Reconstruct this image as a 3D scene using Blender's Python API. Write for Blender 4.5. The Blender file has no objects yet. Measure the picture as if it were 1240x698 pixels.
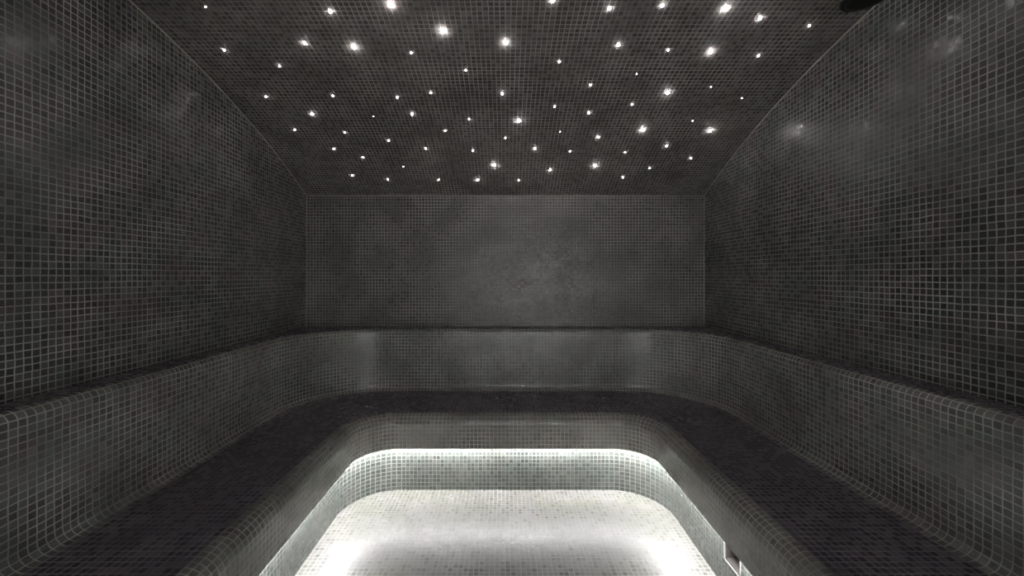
import bpy, bmesh, math, random
from mathutils import Vector

C = bpy.context.scene.collection
PI = math.pi
S = 0.025                     # mosaic pitch: 25 mm
W = 1.605                     # half width of the room
YB = 3.33                     # back wall
YF = -1.10                    # front wall, behind the camera
CAM_Z = 1.40
F = 500.0                     # focal length in pixels of a 1240 px wide frame
VPX, VPY = 612.0, 334.0

# ------------------------------------------------------------------ helpers
def tag(o, label=None, cat=None, group=None, kind=None):
    if label: o['label'] = label
    if cat: o['category'] = cat
    if group: o['group'] = group
    if kind: o['kind'] = kind
    return o

def empty(name, loc=(0, 0, 0)):
    o = bpy.data.objects.new(name, None)
    o.location = loc
    o.empty_display_size = 0.1
    C.objects.link(o)
    return o

class MB:
    """collects quads with uv in metres; local to an origin"""
    def __init__(self): self.v = []; self.f = []; self.uv = []; self.mi = []
    def quad(self, pts, uvs=None, mi=0):
        i = len(self.v)
        self.v += [tuple(p) for p in pts]
        self.f.append(tuple(range(i, i + len(pts))))
        self.uv += (uvs if uvs else [(0, 0)] * len(pts))
        self.mi.append(mi)
    def build(self, name, mats, parent=None, origin=(0, 0, 0), smooth=False, merge=True):
        me = bpy.data.meshes.new(name)
        ox, oy, oz = origin
        me.from_pydata([(x - ox, y - oy, z - oz) for x, y, z in self.v], [], self.f)
        ul = me.uv_layers.new(name='UVMap')
        for k, uv in enumerate(self.uv): ul.data[k].uv = uv
        if not isinstance(mats, (list, tuple)): mats = [mats]
        for m in mats: me.materials.append(m)
        for p, mi in zip(me.polygons, self.mi): p.material_index = mi
        if merge:
            bm = bmesh.new(); bm.from_mesh(me)
            bmesh.ops.remove_doubles(bm, verts=bm.verts, dist=1e-5)
            bm.to_mesh(me); bm.free()
        if smooth:
            for p in me.polygons: p.use_smooth = True
        o = bpy.data.objects.new(name, me)
        o.location = origin if parent is None else (ox - parent.location.x, oy - parent.location.y, oz - parent.location.z)
        C.objects.link(o)
        if parent: o.parent = parent
        return o

def bm_obj(name, bm, mat, parent=None, loc=(0, 0, 0), smooth=True):
    me = bpy.data.meshes.new(name)
    bm.to_mesh(me); bm.free()
    me.materials.append(mat)
    if smooth:
        for p in me.polygons: p.use_smooth = True
    o = bpy.data.objects.new(name, me)
    o.location = loc
    C.objects.link(o)
    if parent: o.parent = parent
    return o

def lathe(profile, n=48):
    """profile: list of (r, z); closed with caps where r == 0"""
    bm = bmesh.new()
    rings = []
    for r, z in profile:
        if r < 1e-6: rings.append([bm.verts.new((0, 0, z))])
        else: rings.append([bm.verts.new((r * math.cos(2 * PI * k / n), r * math.sin(2 * PI * k / n), z)) for k in range(n)])
    for a, b in zip(rings, rings[1:]):
        for k in range(n):
            k2 = (k + 1) % n
            if len(a) == 1: bm.faces.new((a[0], b[k], b[k2]))
            elif len(b) == 1: bm.faces.new((a[k], b[0], a[k2]))
            else: bm.faces.new((a[k], b[k], b[k2], a[k2]))
    bmesh.ops.recalc_face_normals(bm, faces=bm.faces)
    return bm

# ------------------------------------------------------------------ materials
def N(nt, typ, **kw):
    n = nt.nodes.new(typ)
    for k, v in kw.items(): setattr(n, k, v)
    return n

def mosaic(name, col_a, col_b, grout_lo, grout_hi, seed=0.0, rough=(0.16, 0.34), grout=0.075,
           tilt=0.05, value=(0.84, 1.20), spec=0.5, sheet=0.12, grout_rough=0.75):
    m = bpy.data.materials.new(name); m.use_nodes = True
    nt = m.node_tree; nt.nodes.clear(); L = nt.links.new
    out = N(nt, 'ShaderNodeOutputMaterial'); bs = N(nt, 'ShaderNodeBsdfPrincipled')
    L(bs.outputs[0], out.inputs[0])
    uv = N(nt, 'ShaderNodeTexCoord')
    def vm(op, a, b=None):
        n = N(nt, 'ShaderNodeVectorMath', operation=op)
        for i, x in enumerate((a, b)):
            if x is None: continue
            if isinstance(x, (tuple, list)): n.inputs[i].default_value = x
            else: L(x, n.inputs[i])
        return n.outputs[0]
    def mt(op, a, b=None, c=None, clamp=False):
        n = N(nt, 'ShaderNodeMath', operation=op); n.use_clamp = clamp
        for i, x in enumerate((a, b, c)):
            if x is None: continue
            if isinstance(x, (int, float)): n.inputs[i].default_value = x
            else: L(x, n.inputs[i])
        return n.outputs[0]
    def mr(x, a, b, c, d, smooth=False):
        n = N(nt, 'ShaderNodeMapRange')
        if smooth: n.interpolation_type = 'SMOOTHSTEP'
        L(x, n.inputs[0])
        for i, q in enumerate((a, b, c, d)): n.inputs[i + 1].default_value = q
        return n.outputs[0]
    def mixc(f, a, b):
        n = N(nt, 'ShaderNodeMix', data_type='RGBA')
        if isinstance(f, (int, float)): n.inputs[0].default_value = f
        else: L(f, n.inputs[0])
        for i, x in ((6, a), (7, b)):
            if isinstance(x, tuple): n.inputs[i].default_value = (*x, 1)
            else: L(x, n.inputs[i])
        return n.outputs[2]
    # hand-laid: each grout line wanders a little
    sc0 = vm('MULTIPLY', uv.outputs['UV'], (1 / S, 1 / S, 0))
    wob = N(nt, 'ShaderNodeTexNoise'); wob.inputs['Scale'].default_value = 0.35; wob.inputs['Detail'].default_value = 2
    L(sc0, wob.inputs['Vector'])
    wv = vm('MULTIPLY', vm('SUBTRACT', wob.outputs['Color'], (0.5, 0.5, 0.5)), (0.24, 0.24, 0))
    sc = vm('ADD', sc0, wv)
    fr = vm('FRACTION', sc); fl = vm('FLOOR', sc)
    sx = N(nt, 'ShaderNodeSeparateXYZ'); L(fr, sx.inputs[0])
    ex = mt('MINIMUM', sx.outputs[0], mt('SUBTRACT', 1.0, sx.outputs[0]))
    ey = mt('MINIMUM', sx.outputs[1], mt('SUBTRACT', 1.0, sx.outputs[1]))
    # rounded tile corners
    e = mt('SMOOTH_MIN', ex, ey, 0.03)
    tile = mr(e, grout * 0.6, grout * 1.4, 0.0, 1.0, True)
    wn = N(nt, 'ShaderNodeTexWhiteNoise', noise_dimensions='3D'); L(vm('ADD', fl, (seed, 0.5, seed * 0.37)), wn.inputs['Vector'])
    sep = N(nt, 'ShaderNodeSeparateColor'); L(wn.outputs['Color'], sep.inputs[0])
    r1, r2, r3 = sep.outputs[0], sep.outputs[1], sep.outputs[2]
    # sheets of 12 x 12 tiles
    shf = vm('FLOOR', vm('MULTIPLY', vm('ADD', fl, (0.5, 0.5, 0)), (1 / 12, 1 / 12, 0)))
    ws = N(nt, 'ShaderNodeTexWhiteNoise', noise_dimensions='3D'); L(vm('ADD', shf, (seed + 3.3, 7.7, 0.2)), ws.inputs['Vector'])
    big = N(nt, 'ShaderNodeTexNoise'); big.inputs['Scale'].default_value = 1.6; big.inputs['Detail'].default_value = 3
    L(vm('ADD', uv.outputs['UV'], (seed * 1.7, 0, 0)), big.inputs['Vector'])
    patch = N(nt, 'ShaderNodeTexNoise'); patch.inputs['Scale'].default_value = 5.5; patch.inputs['Detail'].default_value = 2
    L(vm('ADD', uv.outputs['UV'], (0, seed * 2.1, 4)), patch.inputs['Vector'])
    fine = N(nt, 'ShaderNodeTexNoise'); fine.inputs['Scale'].default_value = 160; fine.inputs['Detail'].default_value = 3
    L(uv.outputs['UV'], fine.inputs['Vector'])
    hue = mt('ADD', mr(patch.outputs['Fac'], 0.4, 0.6, 0, 0.75), mt('MULTIPLY', mt('SUBTRACT', r2, 0.5), 0.5), clamp=True)
    base = mixc(hue, col_a, col_b)
    val = mr(mt('POWER', r1, 1.4), 0, 1, value[0], value[1])
    val = mt('MULTIPLY', val, mr(ws.outputs['Value'], 0, 1, 1 - sheet, 1 + sheet))
    val = mt('MULTIPLY', val, mr(big.outputs['Fac'], 0.35, 0.65, 0.78, 1.24))
    val = mt('MULTIPLY', val, mr(fine.outputs['Fac'], 0.3, 0.7, 0.75, 1.25))
    cs = N(nt, 'ShaderNodeVectorMath', operation='SCALE'); L(base, cs.inputs[0]); L(val, cs.inputs['Scale'])
    gn = N(nt, 'ShaderNodeTexNoise'); gn.inputs['Scale'].default_value = 4.5; gn.inputs['Detail'].default_value = 4
    L(vm('ADD', uv.outputs['UV'], (seed, 9, 0)), gn.inputs['Vector'])
    gcol = mixc(mr(gn.outputs['Fac'], 0.38, 0.62, 0, 1), grout_lo, grout_hi)
    L(mixc(tile, gcol, cs.outputs[0]), bs.inputs['Base Color'])
    ro = mt('ADD', mt('MULTIPLY', tile, mt('SUBTRACT', mr(r3, 0, 1, rough[0], rough[1]), grout_rough)), grout_rough)
    L(ro, bs.inputs['Roughness'])
    bs.inputs['Specular IOR Level'].default_value = spec
    # every tile sits at a slightly different tilt
    geo = N(nt, 'ShaderNodeNewGeometry')
    rnd = vm('SUBTRACT', wn.outputs['Color'], (0.5, 0.5, 0.5))
    t = N(nt, 'ShaderNodeVectorMath', operation='SCALE'); L(rnd, t.inputs[0]); L(mt('MULTIPLY', tile, tilt), t.inputs['Scale'])
    bump = N(nt, 'ShaderNodeBump'); bump.inputs['Strength'].default_value = 0.2; bump.inputs['Distance'].default_value = 0.0012
    L(mr(e, 0.02, 0.14, 0, 1, True), bump.inputs['Height'])
    L(vm('NORMALIZE', vm('ADD', bump.outputs[0], t.outputs[0])), bs.inputs['Normal'])
    return m

def plain(name, col, rough=0.5, metal=0.0, noise=0.1, scale=40, emit=None, strength=0.0):
    m = bpy.data.materials.new(name); m.use_nodes = True
    nt = m.node_tree; bs = nt.nodes['Principled BSDF']; L = nt.links.new
    tc = N(nt, 'ShaderNodeTexCoord'); no = N(nt, 'ShaderNodeTexNoise'); no.inputs['Scale'].default_value = scale
    L(tc.outputs['Object'], no.inputs['Vector'])
    mx = N(nt, 'ShaderNodeMix', data_type='RGBA'); L(no.outputs['Fac'], mx.inputs[0])
    mx.inputs[6].default_value = (*[c * (1 - noise) for c in col], 1); mx.inputs[7].default_value = (*[min(1, c * (1 + noise)) for c in col], 1)
    L(mx.outputs[2], bs.inputs['Base Color'])
    bs.inputs['Roughness'].default_value = rough; bs.inputs['Metallic'].default_value = metal
    if emit:
        bs.inputs['Emission Color'].default_value = (*emit, 1); bs.inputs['Emission Strength'].default_value = strength
    return m

GL, GH = (0.245, 0.235, 0.23), (0.49, 0.465, 0.455)
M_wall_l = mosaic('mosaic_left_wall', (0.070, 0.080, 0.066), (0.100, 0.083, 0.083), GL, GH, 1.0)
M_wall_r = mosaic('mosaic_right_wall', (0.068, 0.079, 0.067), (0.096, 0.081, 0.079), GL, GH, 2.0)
M_wall_b = mosaic('mosaic_back_wall', (0.092, 0.084, 0.078), (0.101, 0.089, 0.090), GL, GH, 3.0, rough=(0.24, 0.42))
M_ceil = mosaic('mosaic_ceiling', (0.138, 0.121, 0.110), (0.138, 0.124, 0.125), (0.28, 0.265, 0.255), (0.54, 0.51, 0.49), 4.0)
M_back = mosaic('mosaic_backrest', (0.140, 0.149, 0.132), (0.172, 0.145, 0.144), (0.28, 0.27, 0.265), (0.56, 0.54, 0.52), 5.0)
M_seat = mosaic('mosaic_seat', (0.090, 0.078, 0.100), (0.107, 0.087, 0.110), (0.20, 0.185, 0.205), (0.36, 0.335, 0.37), 6.0)
M_nose_lit = mosaic('mosaic_nosing_lit', (0.190, 0.190, 0.170), (0.218, 0.190, 0.178), (0.28, 0.27, 0.26), (0.56, 0.54, 0.52), 7.0, spec=0.4)  # same tile, lightened to carry the light bounced up from the floor
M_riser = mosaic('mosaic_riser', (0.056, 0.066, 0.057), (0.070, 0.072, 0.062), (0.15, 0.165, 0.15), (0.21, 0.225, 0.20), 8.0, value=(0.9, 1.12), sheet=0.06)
M_floor = mosaic('mosaic_floor', (0.116, 0.120, 0.098), (0.136, 0.132, 0.124), (0.195, 0.198, 0.172), (0.26, 0.26, 0.245), 9.0, rough=(0.25, 0.33), grout_rough=0.42, tilt=0.018, value=(0.88, 1.13), sheet=0.07)
M_bead = plain('silicone_bead', (0.42, 0.38, 0.34), 0.6)
M_black = plain('black_plastic', (0.006, 0.006, 0.006), 0.55)
M_alu = plain('anodised_aluminium', (0.55, 0.55, 0.54), 0.35, 1.0)
M_pale = plain('pale_trim_plastic', (0.30, 0.31, 0.29), 0.5)
M_led = plain('led_diffuser', (0.9, 0.9, 0.9), 0.5, emit=(0.99, 0.965, 1.0), strength=98.0)
M_star_mats = {}
for nm, st in (('bright', 300), ('medium', 170), ('small', 105), ('pinprick', 30)):
    M_star_mats[nm] = plain('star_lens_' + nm, (0.9, 0.9, 0.9), 0.3, emit=(1.0, 0.985, 0.96), strength=st)
M_glass = bpy.data.materials.new('door_glass'); M_glass.use_nodes = True
b_ = M_glass.node_tree.nodes['Principled BSDF']; b_.inputs['Transmission Weight'].default_value = 1; b_.inputs['Roughness'].default_value = 0.02
b_.inputs['Base Color'].default_value = (0.9, 0.95, 0.93, 1)

# ------------------------------------------------------------------ shell
VR, VD0, VA = 5.2, 0.9, 1.2484 + CAM_Z
def ceil_z(y): return VA - VR + math.sqrt(VR * VR - (y - VD0) ** 2)
def ceil_s(y): return VR * math.asin((y - VD0) / VR)        # arc length along the vault
YS = [YF + (YB - YF) * k / 48 for k in range(49)]

def side_wall(name, sx, mat):
    b = MB(); T = 0.12
    for y0, y1 in zip(YS, YS[1:]):
        z0, z1 = ceil_z(y0), ceil_z(y1)
        q = [(sx * W, y0, 0), (sx * W, y1, 0), (sx * W, y1, z1), (sx * W, y0, z0)]
        uq = [(y0, 0), (y1, 0), (y1, z1), (y0, z0)]
        if sx < 0: pass
        else: q.reverse(); uq.reverse()
        b.quad(q, uq)
        p = [(x + sx * T, y, z) for x, y, z in q][::-1]; b.quad(p)
        b.quad([(sx * W, y0, z0), (sx * W, y1, z1), (sx * (W + T), y1, z1), (sx * (W + T), y0, z0)])
    return tag(b.build(name, mat), kind='structure')
side_wall('wall_left', -1, M_wall_l)
side_wall('wall_right', 1, M_wall_r)

b = MB(); zb = ceil_z(YB)
b.quad([(-W, YB, 0), (W, YB, 0), (W, YB, zb), (-W, YB, zb)], [(-W, 0), (W, 0), (W, zb), (-W, zb)])
b.quad([(W, YB + .12, 0), (-W, YB + .12, 0), (-W, YB + .12, zb), (W, YB + .12, zb)])
b.quad([(-W, YB, zb), (W, YB, zb), (W, YB + .12, zb), (-W, YB + .12, zb)])
tag(b.build('wall_back', M_wall_b), kind='structure')

b = MB()
for y0, y1 in zip(YS, YS[1:]):
    q = [(-W, y0, ceil_z(y0)), (-W, y1, ceil_z(y1)), (W, y1, ceil_z(y1)), (W, y0, ceil_z(y0))]
    b.quad(q, [(-W, ceil_s(y0)), (-W, ceil_s(y1)), (W, ceil_s(y1)), (W, ceil_s(y0))])
    b.quad([(x, y, z + .12) for x, y, z in q][::-1])
tag(b.build('ceiling', M_ceil, smooth=True), kind='structure')

b = MB()
b.quad([(-W, YF, 0), (W, YF, 0), (W, YB, 0), (-W, YB, 0)], [(-W, YF), (W, YF), (W, YB), (-W, YB)])
b.quad([(-W, YF, -.1), (-W, YB, -.1), (W, YB, -.1), (W, YF, -.1)])
tag(b.build('floor', M_floor), kind='structure')

# front wall behind the camera, with the glazed doorway
DX0, DX1, DZ = -0.75, 1.45, 2.05
b = MB(); zf = ceil_z(YF)
for x0, x1, z0, z1 in ((-W, DX0, 0, zf), (DX1, W, 0, zf), (DX0, DX1, DZ, zf)):
    for yy, rev in ((YF, True), (YF - .1, False)):
        q = [(x0, yy, z0), (x1, yy, z0), (x1, yy, z1), (x0, yy, z1)]; u = [(x0, z0), (x1, z0), (x1, z1), (x0, z1)]
        if rev: q.reverse(); u.reverse()
        b.quad(q, u)
for x in (DX0, DX1): b.quad([(x, YF, 0), (x, YF - .1, 0), (x, YF - .1, DZ), (x, YF, DZ)])
b.quad([(DX0, YF, DZ), (DX1, YF, DZ), (DX1, YF - .1, DZ), (DX0, YF - .1, DZ)])
tag(b.build('wall_front', M_wall_b, merge=False), kind='structure')

def box_bm(bm, x0, x1, y0, y1, z0, z1):
    vs = [bm.verts.new(p) for p in ((x0, y0, z0), (x1, y0, z0), (x1, y1, z0), (x0, y1, z0), (x0, y0, z1), (x1, y0, z1), (x1, y1, z1), (x0, y1, z1))]
    for f in ((0, 3, 2, 1), (4, 5, 6, 7), (0, 1, 5, 4), (1, 2, 6, 5), (2, 3, 7, 6), (3, 0, 4, 7)): bm.faces.new([vs[i] for i in f])
door = empty('door_1', ((DX0 + DX1) / 2, YF - .05, 0)); tag(door, kind='structure')
hw = (DX1 - DX0) / 2
bm = bmesh.new()
box_bm(bm, -hw, -hw + .03, -.02, .02, 0, DZ); box_bm(bm, hw - .03, hw, -.02, .02, 0, DZ); box_bm(bm, -hw, hw, -.02, .02, DZ - .03, DZ); box_bm(bm, -.28, -.24, -.02, .02, 0, DZ)
bm_obj('door_frame', bm, M_alu, door, smooth=False)
bm = bmesh.new(); box_bm(bm, -hw + .03, hw - .03, -.004, .004, .01, DZ - .03)
bm_obj('glass_panel', bm, M_glass, door, smooth=False)

# silicone beads along the ceiling and back corners
def bead(name, pts, r=0.0042):
    cu = bpy.data.curves.new(name, 'CURVE'); cu.dimensions = '3D'; cu.bevel_depth = r; cu.bevel_resolution = 2
    sp = cu.splines.new('POLY'); sp.points.add(len(pts) - 1)
    for p, q in zip(sp.points, pts): p.co = (*q, 1)
    cu.materials.append(M_bead)
    tmp = bpy.data.objects.new(name, cu); C.objects.link(tmp)
    dg = bpy.context.evaluated_depsgraph_get()
    me = bpy.data.meshes.new_from_object(tmp.evaluated_get(dg))
    bpy.data.objects.remove(tmp)
    o = bpy.data.objects.new(name, me); C.objects.link(o)
    return tag(o, kind='structure')
for k, sx in ((1, -1), (2, 1)):
    bead('trim_%d' % k, [(sx * W, y, ceil_z(y)) for y in YS])
bead('trim_3', [(-W, YB, zb), (W, YB, zb)])
LEDGE = 0.99
bead('trim_4', [(-W, YB, LEDGE), (-W, YB, zb)], 0.002)
bead('trim_5', [(W, YB, LEDGE), (W, YB, zb)], 0.002)

# ------------------------------------------------------------------ the bench, swept round three sides
NA = 28
def path(X0, Y0, r0, o, extra_right=()):
    """U outline seen from above, offset o towards the room centre; returns points and the run u along it"""
    X, Y, r = X0 - o, Y0 - o, r0 - o
    xc, yc = X0 - r0, Y0 - r0
    # arc run chosen so that the mosaic columns of the sides and of the back both meet the room grid
    span = r0 * PI / 2
    total = yc + span + xc                 # u at x = 0 on the back
    total = round(total / S) * S
    span = total - yc - xc
    P = []; U = []
    Y0_ = YF + .004
    ys = [Y0_ + (yc - Y0_) * k / 12 for k in range(13)]
    for y in ys: P.append((-X, y)); U.append(y)
    for k in range(1, NA):
        a = k / NA * PI / 2
        P.append((-xc - r * math.cos(a), yc + r * math.sin(a))); U.append(yc + span * k / NA)
    n = 12
    for k in range(n + 1):
        x = -xc + 2 * xc * k / n
        P.append((x, Y)); U.append(total + x)
    for k in range(1, NA):
        a = PI / 2 - k / NA * PI / 2
        P.append((xc + r * math.cos(a), yc + r * math.sin(a))); U.append(total + xc + span * k / NA)
    yr = sorted(set([Y0_ + (yc - Y0_) * k / 12 for k in range(13)] + list(extra_right)), reverse=True)
    for y in yr: P.append((X, y)); U.append(total + xc + span + (yc - y))
    return P, U

def sweep(X0, Y0, r0, prof, v0=0.0, extra_right=(), skip=None):
    b = MB(); rows = []; v = v0; prev = None
    for (o, z) in prof:
        if prev: v += math.hypot(o - prev[0], z - prev[1])
        prev = (o, z)
        P, U = path(X0, Y0, r0, o, extra_right)
        rows.append(([(x, y, z) for x, y in P], U, v))
    for (A, U, va), (B, _, vb) in zip(rows, rows[1:]):
        for i in range(len(A) - 1):
            if skip and skip(A[i], A[i + 1], B[i], B[i + 1]): continue
            b.quad([A[i], A[i + 1], B[i + 1], B[i]], [(U[i], va), (U[i + 1], va), (U[i + 1], vb), (U[i], vb)])
    return b

def arc_prof(o0, z0, r, a0, a1, n):
    return [(o0 + r * math.cos(a0 + (a1 - a0) * k / n), z0 + r * math.sin(a0 + (a1 - a0) * k / n)) for k in range(n + 1)]

SEAT = 0.515; LIP = 0.30
AX, AY, AR = 1.475, 3.18, 0.59        # backrest face
BX, BY, BR = 0.90, 2.613, 0.23        # nosing face
bench = empty('steam_bench', (0, 1.2, 0))
tag(bench, 'dark mosaic-tiled bench with high backrest wrapping round three sides of the steam room', 'bench')

# ledge: flat top behind the backrest nose out to the square room corner
P, U = path(AX, AY, AR, -0.035)
b = MB(); WL = W - .003; YL = YB - .003
i0, i1 = 12, 12 + NA; j0, j1 = i1 + 12, i1 + 12 + NA
O = []
for i, (x, y) in enumerate(P):
    if i <= i0: O.append((-WL, y))
    elif i < i1:
        t = (i - i0) / NA
        yc = AY - AR; xc = AX - AR
        O.append((-WL, yc + (YL - yc) * t * 2) if t <= .5 else (-WL + (WL - xc) * (t - .5) * 2, YL))
    elif i <= j0: O.append((x, YL))
    elif i < j1:
        t = (i - j0) / NA
        O.append((xc + (WL - xc) * t * 2, YL) if t <= .5 else (WL, YL - (YL - yc) * (t - .5) * 2))
    else: O.append((WL, y))
for i in range(len(P) - 1):
    b.quad([(*P[i], LEDGE), (*O[i], LEDGE), (*O[i + 1], LEDGE), (*P[i + 1], LEDGE)][::-1], [P[i], O[i], O[i + 1], P[i + 1]][::-1])
b.build('ledge', M_seat, bench)

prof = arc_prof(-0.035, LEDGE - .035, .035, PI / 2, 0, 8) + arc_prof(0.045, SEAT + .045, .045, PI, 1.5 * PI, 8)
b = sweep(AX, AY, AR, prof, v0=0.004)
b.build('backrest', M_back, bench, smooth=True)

P1, _ = path(AX, AY, AR, 0.045); P2, _ = path(BX, BY, BR, -0.07)
b = MB()
for i in range(len(P1) - 1):
    b.quad([(*P1[i], SEAT), (*P1[i + 1], SEAT), (*P2[i + 1], SEAT), (*P2[i], SEAT)], [P1[i], P1[i + 1], P2[i + 1], P2[i]])
b.build('seat', M_seat, bench)

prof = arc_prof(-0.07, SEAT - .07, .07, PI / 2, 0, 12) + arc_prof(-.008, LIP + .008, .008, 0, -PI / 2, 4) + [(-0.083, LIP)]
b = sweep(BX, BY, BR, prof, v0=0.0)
b.build('seat_nosing', M_nose_lit, bench, smooth=True)
# keep the underside of the lip crisp
VY0, VY1, VZ0, VZ1 = 1.730, 1.850, 0.135, 0.222
def in_vent(a, b_, c, d):
    ym = (a[1] + b_[1]) / 2; zm = (a[2] + c[2]) / 2
    return a[0] > 0.5 and VY0 < ym < VY1 and VZ0 < zm < VZ1 and abs(a[0] - b_[0]) < 1e-6
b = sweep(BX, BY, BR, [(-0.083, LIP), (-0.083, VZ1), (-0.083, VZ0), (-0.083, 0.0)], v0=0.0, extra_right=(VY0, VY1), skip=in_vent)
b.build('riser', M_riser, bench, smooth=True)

# recessed square steam outlet in the riser on the right
RX = BX + .083
vent = empty('steam_vent', (RX, (VY0 + VY1) / 2, VZ0))
tag(vent, 'small square recessed outlet with pale frame low in the right-hand bench riser', 'vent')
b = MB(); D = 0.11
yy0, yy1, zz0, zz1 = VY0, VY1, VZ0, VZ1
b.quad([(RX, yy0, zz0), (RX + D, yy0, zz0), (RX + D, yy0, zz1), (RX, yy0, zz1)], [(0, 0), (D, 0), (D, .1), (0, .1)])
b.quad([(RX, yy1, zz0), (RX, yy1, zz1), (RX + D, yy1, zz1), (RX + D, yy1, zz0)], [(0, 0), (0, .1), (D, .1), (D, 0)])
b.quad([(RX, yy0, zz0), (RX, yy1, zz0), (RX + D, yy1, zz0), (RX + D, yy0, zz0)], [(0, 0), (0, .12), (D, .12), (D, 0)])
b.quad([(RX, yy0, zz1), (RX + D, yy0, zz1), (RX + D, yy1, zz1), (RX, yy1, zz1)], [(0, 0), (D, 0), (D, .12), (0, .12)])
b.quad([(RX + D, yy0, zz0), (RX + D, yy1, zz0), (RX + D, yy1, zz1), (RX + D, yy0, zz1)], [(0, 0), (.12, 0), (.12, .1), (0, .1)])
b.build('recess', plain('vent_lining', (0.045, 0.040, 0.036), 0.55), vent)
bm = bmesh.new(); cy = 0; hy = (VY1 - VY0) / 2; hz = VZ1 - VZ0; t = .007
box_bm(bm, -.002, .006, -hy - t, -hy, -t, hz + t); box_bm(bm, -.002, .006, hy, hy + t, -t, hz + t)
box_bm(bm, -.002, .006, -hy, hy, -t, 0); box_bm(bm, -.002, .006, -hy, hy, hz, hz + t)
bmesh.ops.bevel(bm, geom=bm.edges[:], offset=.0012, segments=1, affect='EDGES')
bm_obj('frame', bm, M_pale, vent, smooth=False)

# LED strip in the cove under the nosing
strip = empty('led_strip', (0, 1.2, LIP - .02))
tag(strip, 'white LED light strip hidden under the bench lip, glowing along the riser', 'light strip')
b = sweep(BX, BY, BR, [(-.034, LIP), (-.034, LIP - .012), (-.037, LIP - .012), (-.037, LIP - .003), (-.065, LIP - .003), (-.065, LIP - .012), (-.068, LIP - .012), (-.068, LIP)])
b.build('channel', M_alu, strip)
b = sweep(BX, BY, BR, [(-.038, LIP - .008), (-.042, LIP - .011), (-.060, LIP - .011), (-.064, LIP - .008)])
b.build('diffuser', M_led, strip, smooth=True)

# ------------------------------------------------------------------ black round fixture near the right wall
fx, fy = 1.393, 1.60
fz = ceil_z(fy)
fixture = empty('ceiling_fixture', (fx, fy, fz))
tag(fixture, 'round black fixture hanging from the ceiling beside the top of the right wall', 'ceiling fixture')
hb = fz - (CAM_Z + 1.066)       # drop to its underside
bm_obj('housing', lathe([(0, -hb), (.066, -hb), (.076, -hb + .003), (.082, -hb + .010), (.083, -hb + .022), (.080, -hb + .034), (.05, -hb + .050), (0, -hb + .054)]), M_black, fixture)
bm_obj('stem', lathe([(.016, -hb + .046), (.016, -.012), (.045, -.010), (.048, .004), (0, .004)]), M_black, fixture)
bm_obj('grille', lathe([(0, -hb - .003), (.05, -hb - .003), (.062, -hb - .001), (.062, -hb + .002)]), M_black, fixture)

# ------------------------------------------------------------------ star lights
STARS = [  # px across, px down (where each stands in the photograph), class
 (249,8,'p'),(400,14,'m'),(369,52,'m'),(271.5,60.5,'s'),(338.5,80,'s'),(322,117,'s'),(403,116,'s'),(378,138,'m'),(357,157,'s'),
 (417.5,160.5,'s'),(404,180,'s'),(473,6,'b'),(536.5,37.5,'b'),(429,57,'b'),(498,64,'s'),(564,85,'s'),(612.7,51.5,'b'),
 (669,1,'m'),(738,10,'m'),(802,6.5,'m'),(748.5,54.5,'m'),(809,60.5,'s'),(677.3,74.6,'s'),(771,89.5,'p'),(715,102.7,'s'),(808.3,112.5,'b'),
 (481,118,'s'),(521.6,112,'s'),(608.3,113.7,'m'),(671.5,129,'s'),(713.2,136.5,'m'),(765.3,126.5,'s'),(499.2,138.2,'m'),(452.2,141,'p'),
 (568.1,144.3,'s'),(628.5,146.2,'b'),(778.4,157,'b'),(539.2,158.5,'s'),(470.5,170.3,'s'),(612,167.2,'s'),(678.3,159.5,'p'),(724.4,166.2,'m'),
 (807,176.7,'m'),(439.5,190.7,'s'),(515.6,179.8,'s'),(572.7,182.7,'s'),(647.5,179.8,'m'),(690.3,183.4,'s'),(757,184.5,'s'),
 (488.5,201.8,'p'),(598.6,200.2,'b'),(666.4,205.8,'m'),(720.5,200.8,'b'),(787,203.6,'s'),(426.3,212.4,'s'),(469.8,217.3,'s'),
 (531,217.8,'s'),(578.2,218,'m'),(628,218.3,'s'),(754.4,214.8,'s'),(878.8,10.3,'b'),(920,22.3,'m'),(980,31,'s'),(860.2,63,'b'),
 (918.6,67.4,'s'),(861,105,'p'),(898.3,118.8,'p'),(838.6,146.5,'p'),(860.2,158.2,'b'),(836.2,191.6,'s')]
CL = {'b': ('bright', .0054), 'm': ('medium', .0042), 's': ('small', .0032), 'p': ('pinprick', .0023)}
protos = {}
WORD = {'b': 'bright', 'm': 'fairly bright', 's': 'small', 'p': 'faint pinprick'}
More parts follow.
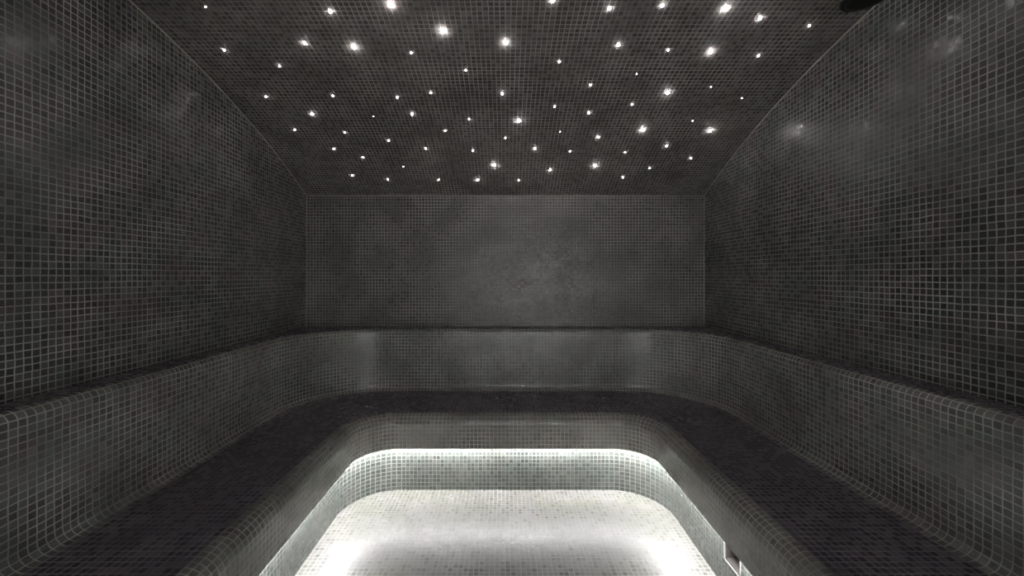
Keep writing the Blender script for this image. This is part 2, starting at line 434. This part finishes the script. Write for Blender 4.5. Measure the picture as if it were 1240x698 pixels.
for px, py, c in STARS:
    nm, r = CL[c]
    dx, dz = (px - VPX) / F, (VPY - py) / F
    # meet the line of sight with the vault
    lo, hi = 0.3, YB
    for _ in range(50):
        mid = (lo + hi) / 2
        if CAM_Z + dz * mid < ceil_z(mid): lo = mid
        else: hi = mid
    y = lo; x = dx * y; z = ceil_z(y)
    if c not in protos:
        k = r
        me_ob = bm_obj('star_light', lathe([(r * 1.0, 0.001), (r * .98, -r * .75), (r * .8, -r * 1.2), (r * .45, -r * 1.45), (0, -r * 1.55)], 12), M_star_mats[nm])
        protos[c] = me_ob; o = me_ob
    else:
        o = protos[c].copy(); C.objects.link(o)
    o.location = (x, y, z)
    o.rotation_euler = (-math.asin((y - VD0) / VR), 0, 0)
    tag(o, '%s white star light in the tiled ceiling, %d%% across and %d%% down the photo' % (WORD[c], round(px / 12.4), round(py / 6.98)),
        'star light', 'star lights scattered over the ceiling')

# ------------------------------------------------------------------ lights outside the door
def area(name, loc, rot, sx, sy, power, col):
    l = bpy.data.lights.new(name, 'AREA'); l.shape = 'RECTANGLE'; l.size = sx; l.size_y = sy; l.energy = power; l.color = col
    o = bpy.data.objects.new(name, l); o.location = loc; o.rotation_euler = rot; C.objects.link(o); return o
area('corridor_lamp', ((DX0 + DX1) / 2, YF - .35, 1.2), (PI / 2, 0, 0), 2.1, 1.5, 40, (1.0, .97, .97))

w = bpy.data.worlds.new('World'); bpy.context.scene.world = w; w.use_nodes = True
w.node_tree.nodes['Background'].inputs[0].default_value = (.05, .05, .055, 1)
w.node_tree.nodes['Background'].inputs[1].default_value = 1

# ------------------------------------------------------------------ camera
cd = bpy.data.cameras.new('camera'); cam = bpy.data.objects.new('camera', cd); C.objects.link(cam)
cam.location = (0, 0, CAM_Z); cam.rotation_euler = (PI / 2, 0, 0)
cd.sensor_width = 36; cd.sensor_fit = 'HORIZONTAL'; cd.lens = 36 * F / 1240
cd.shift_x = (620 - VPX) / 1240; cd.shift_y = -(349 - VPY) / 1240
cd.clip_start = 0.01
sc = bpy.context.scene
sc.camera = cam
sc.view_settings.view_transform = 'Standard'; sc.view_settings.look = 'None'
sc.view_settings.exposure = 0.1; sc.view_settings.gamma = 1.0; sc.view_settings.use_curve_mapping = False
sc.cycles.max_bounces = 10; sc.cycles.diffuse_bounces = 6
sc.cycles.sample_clamp_indirect = 8
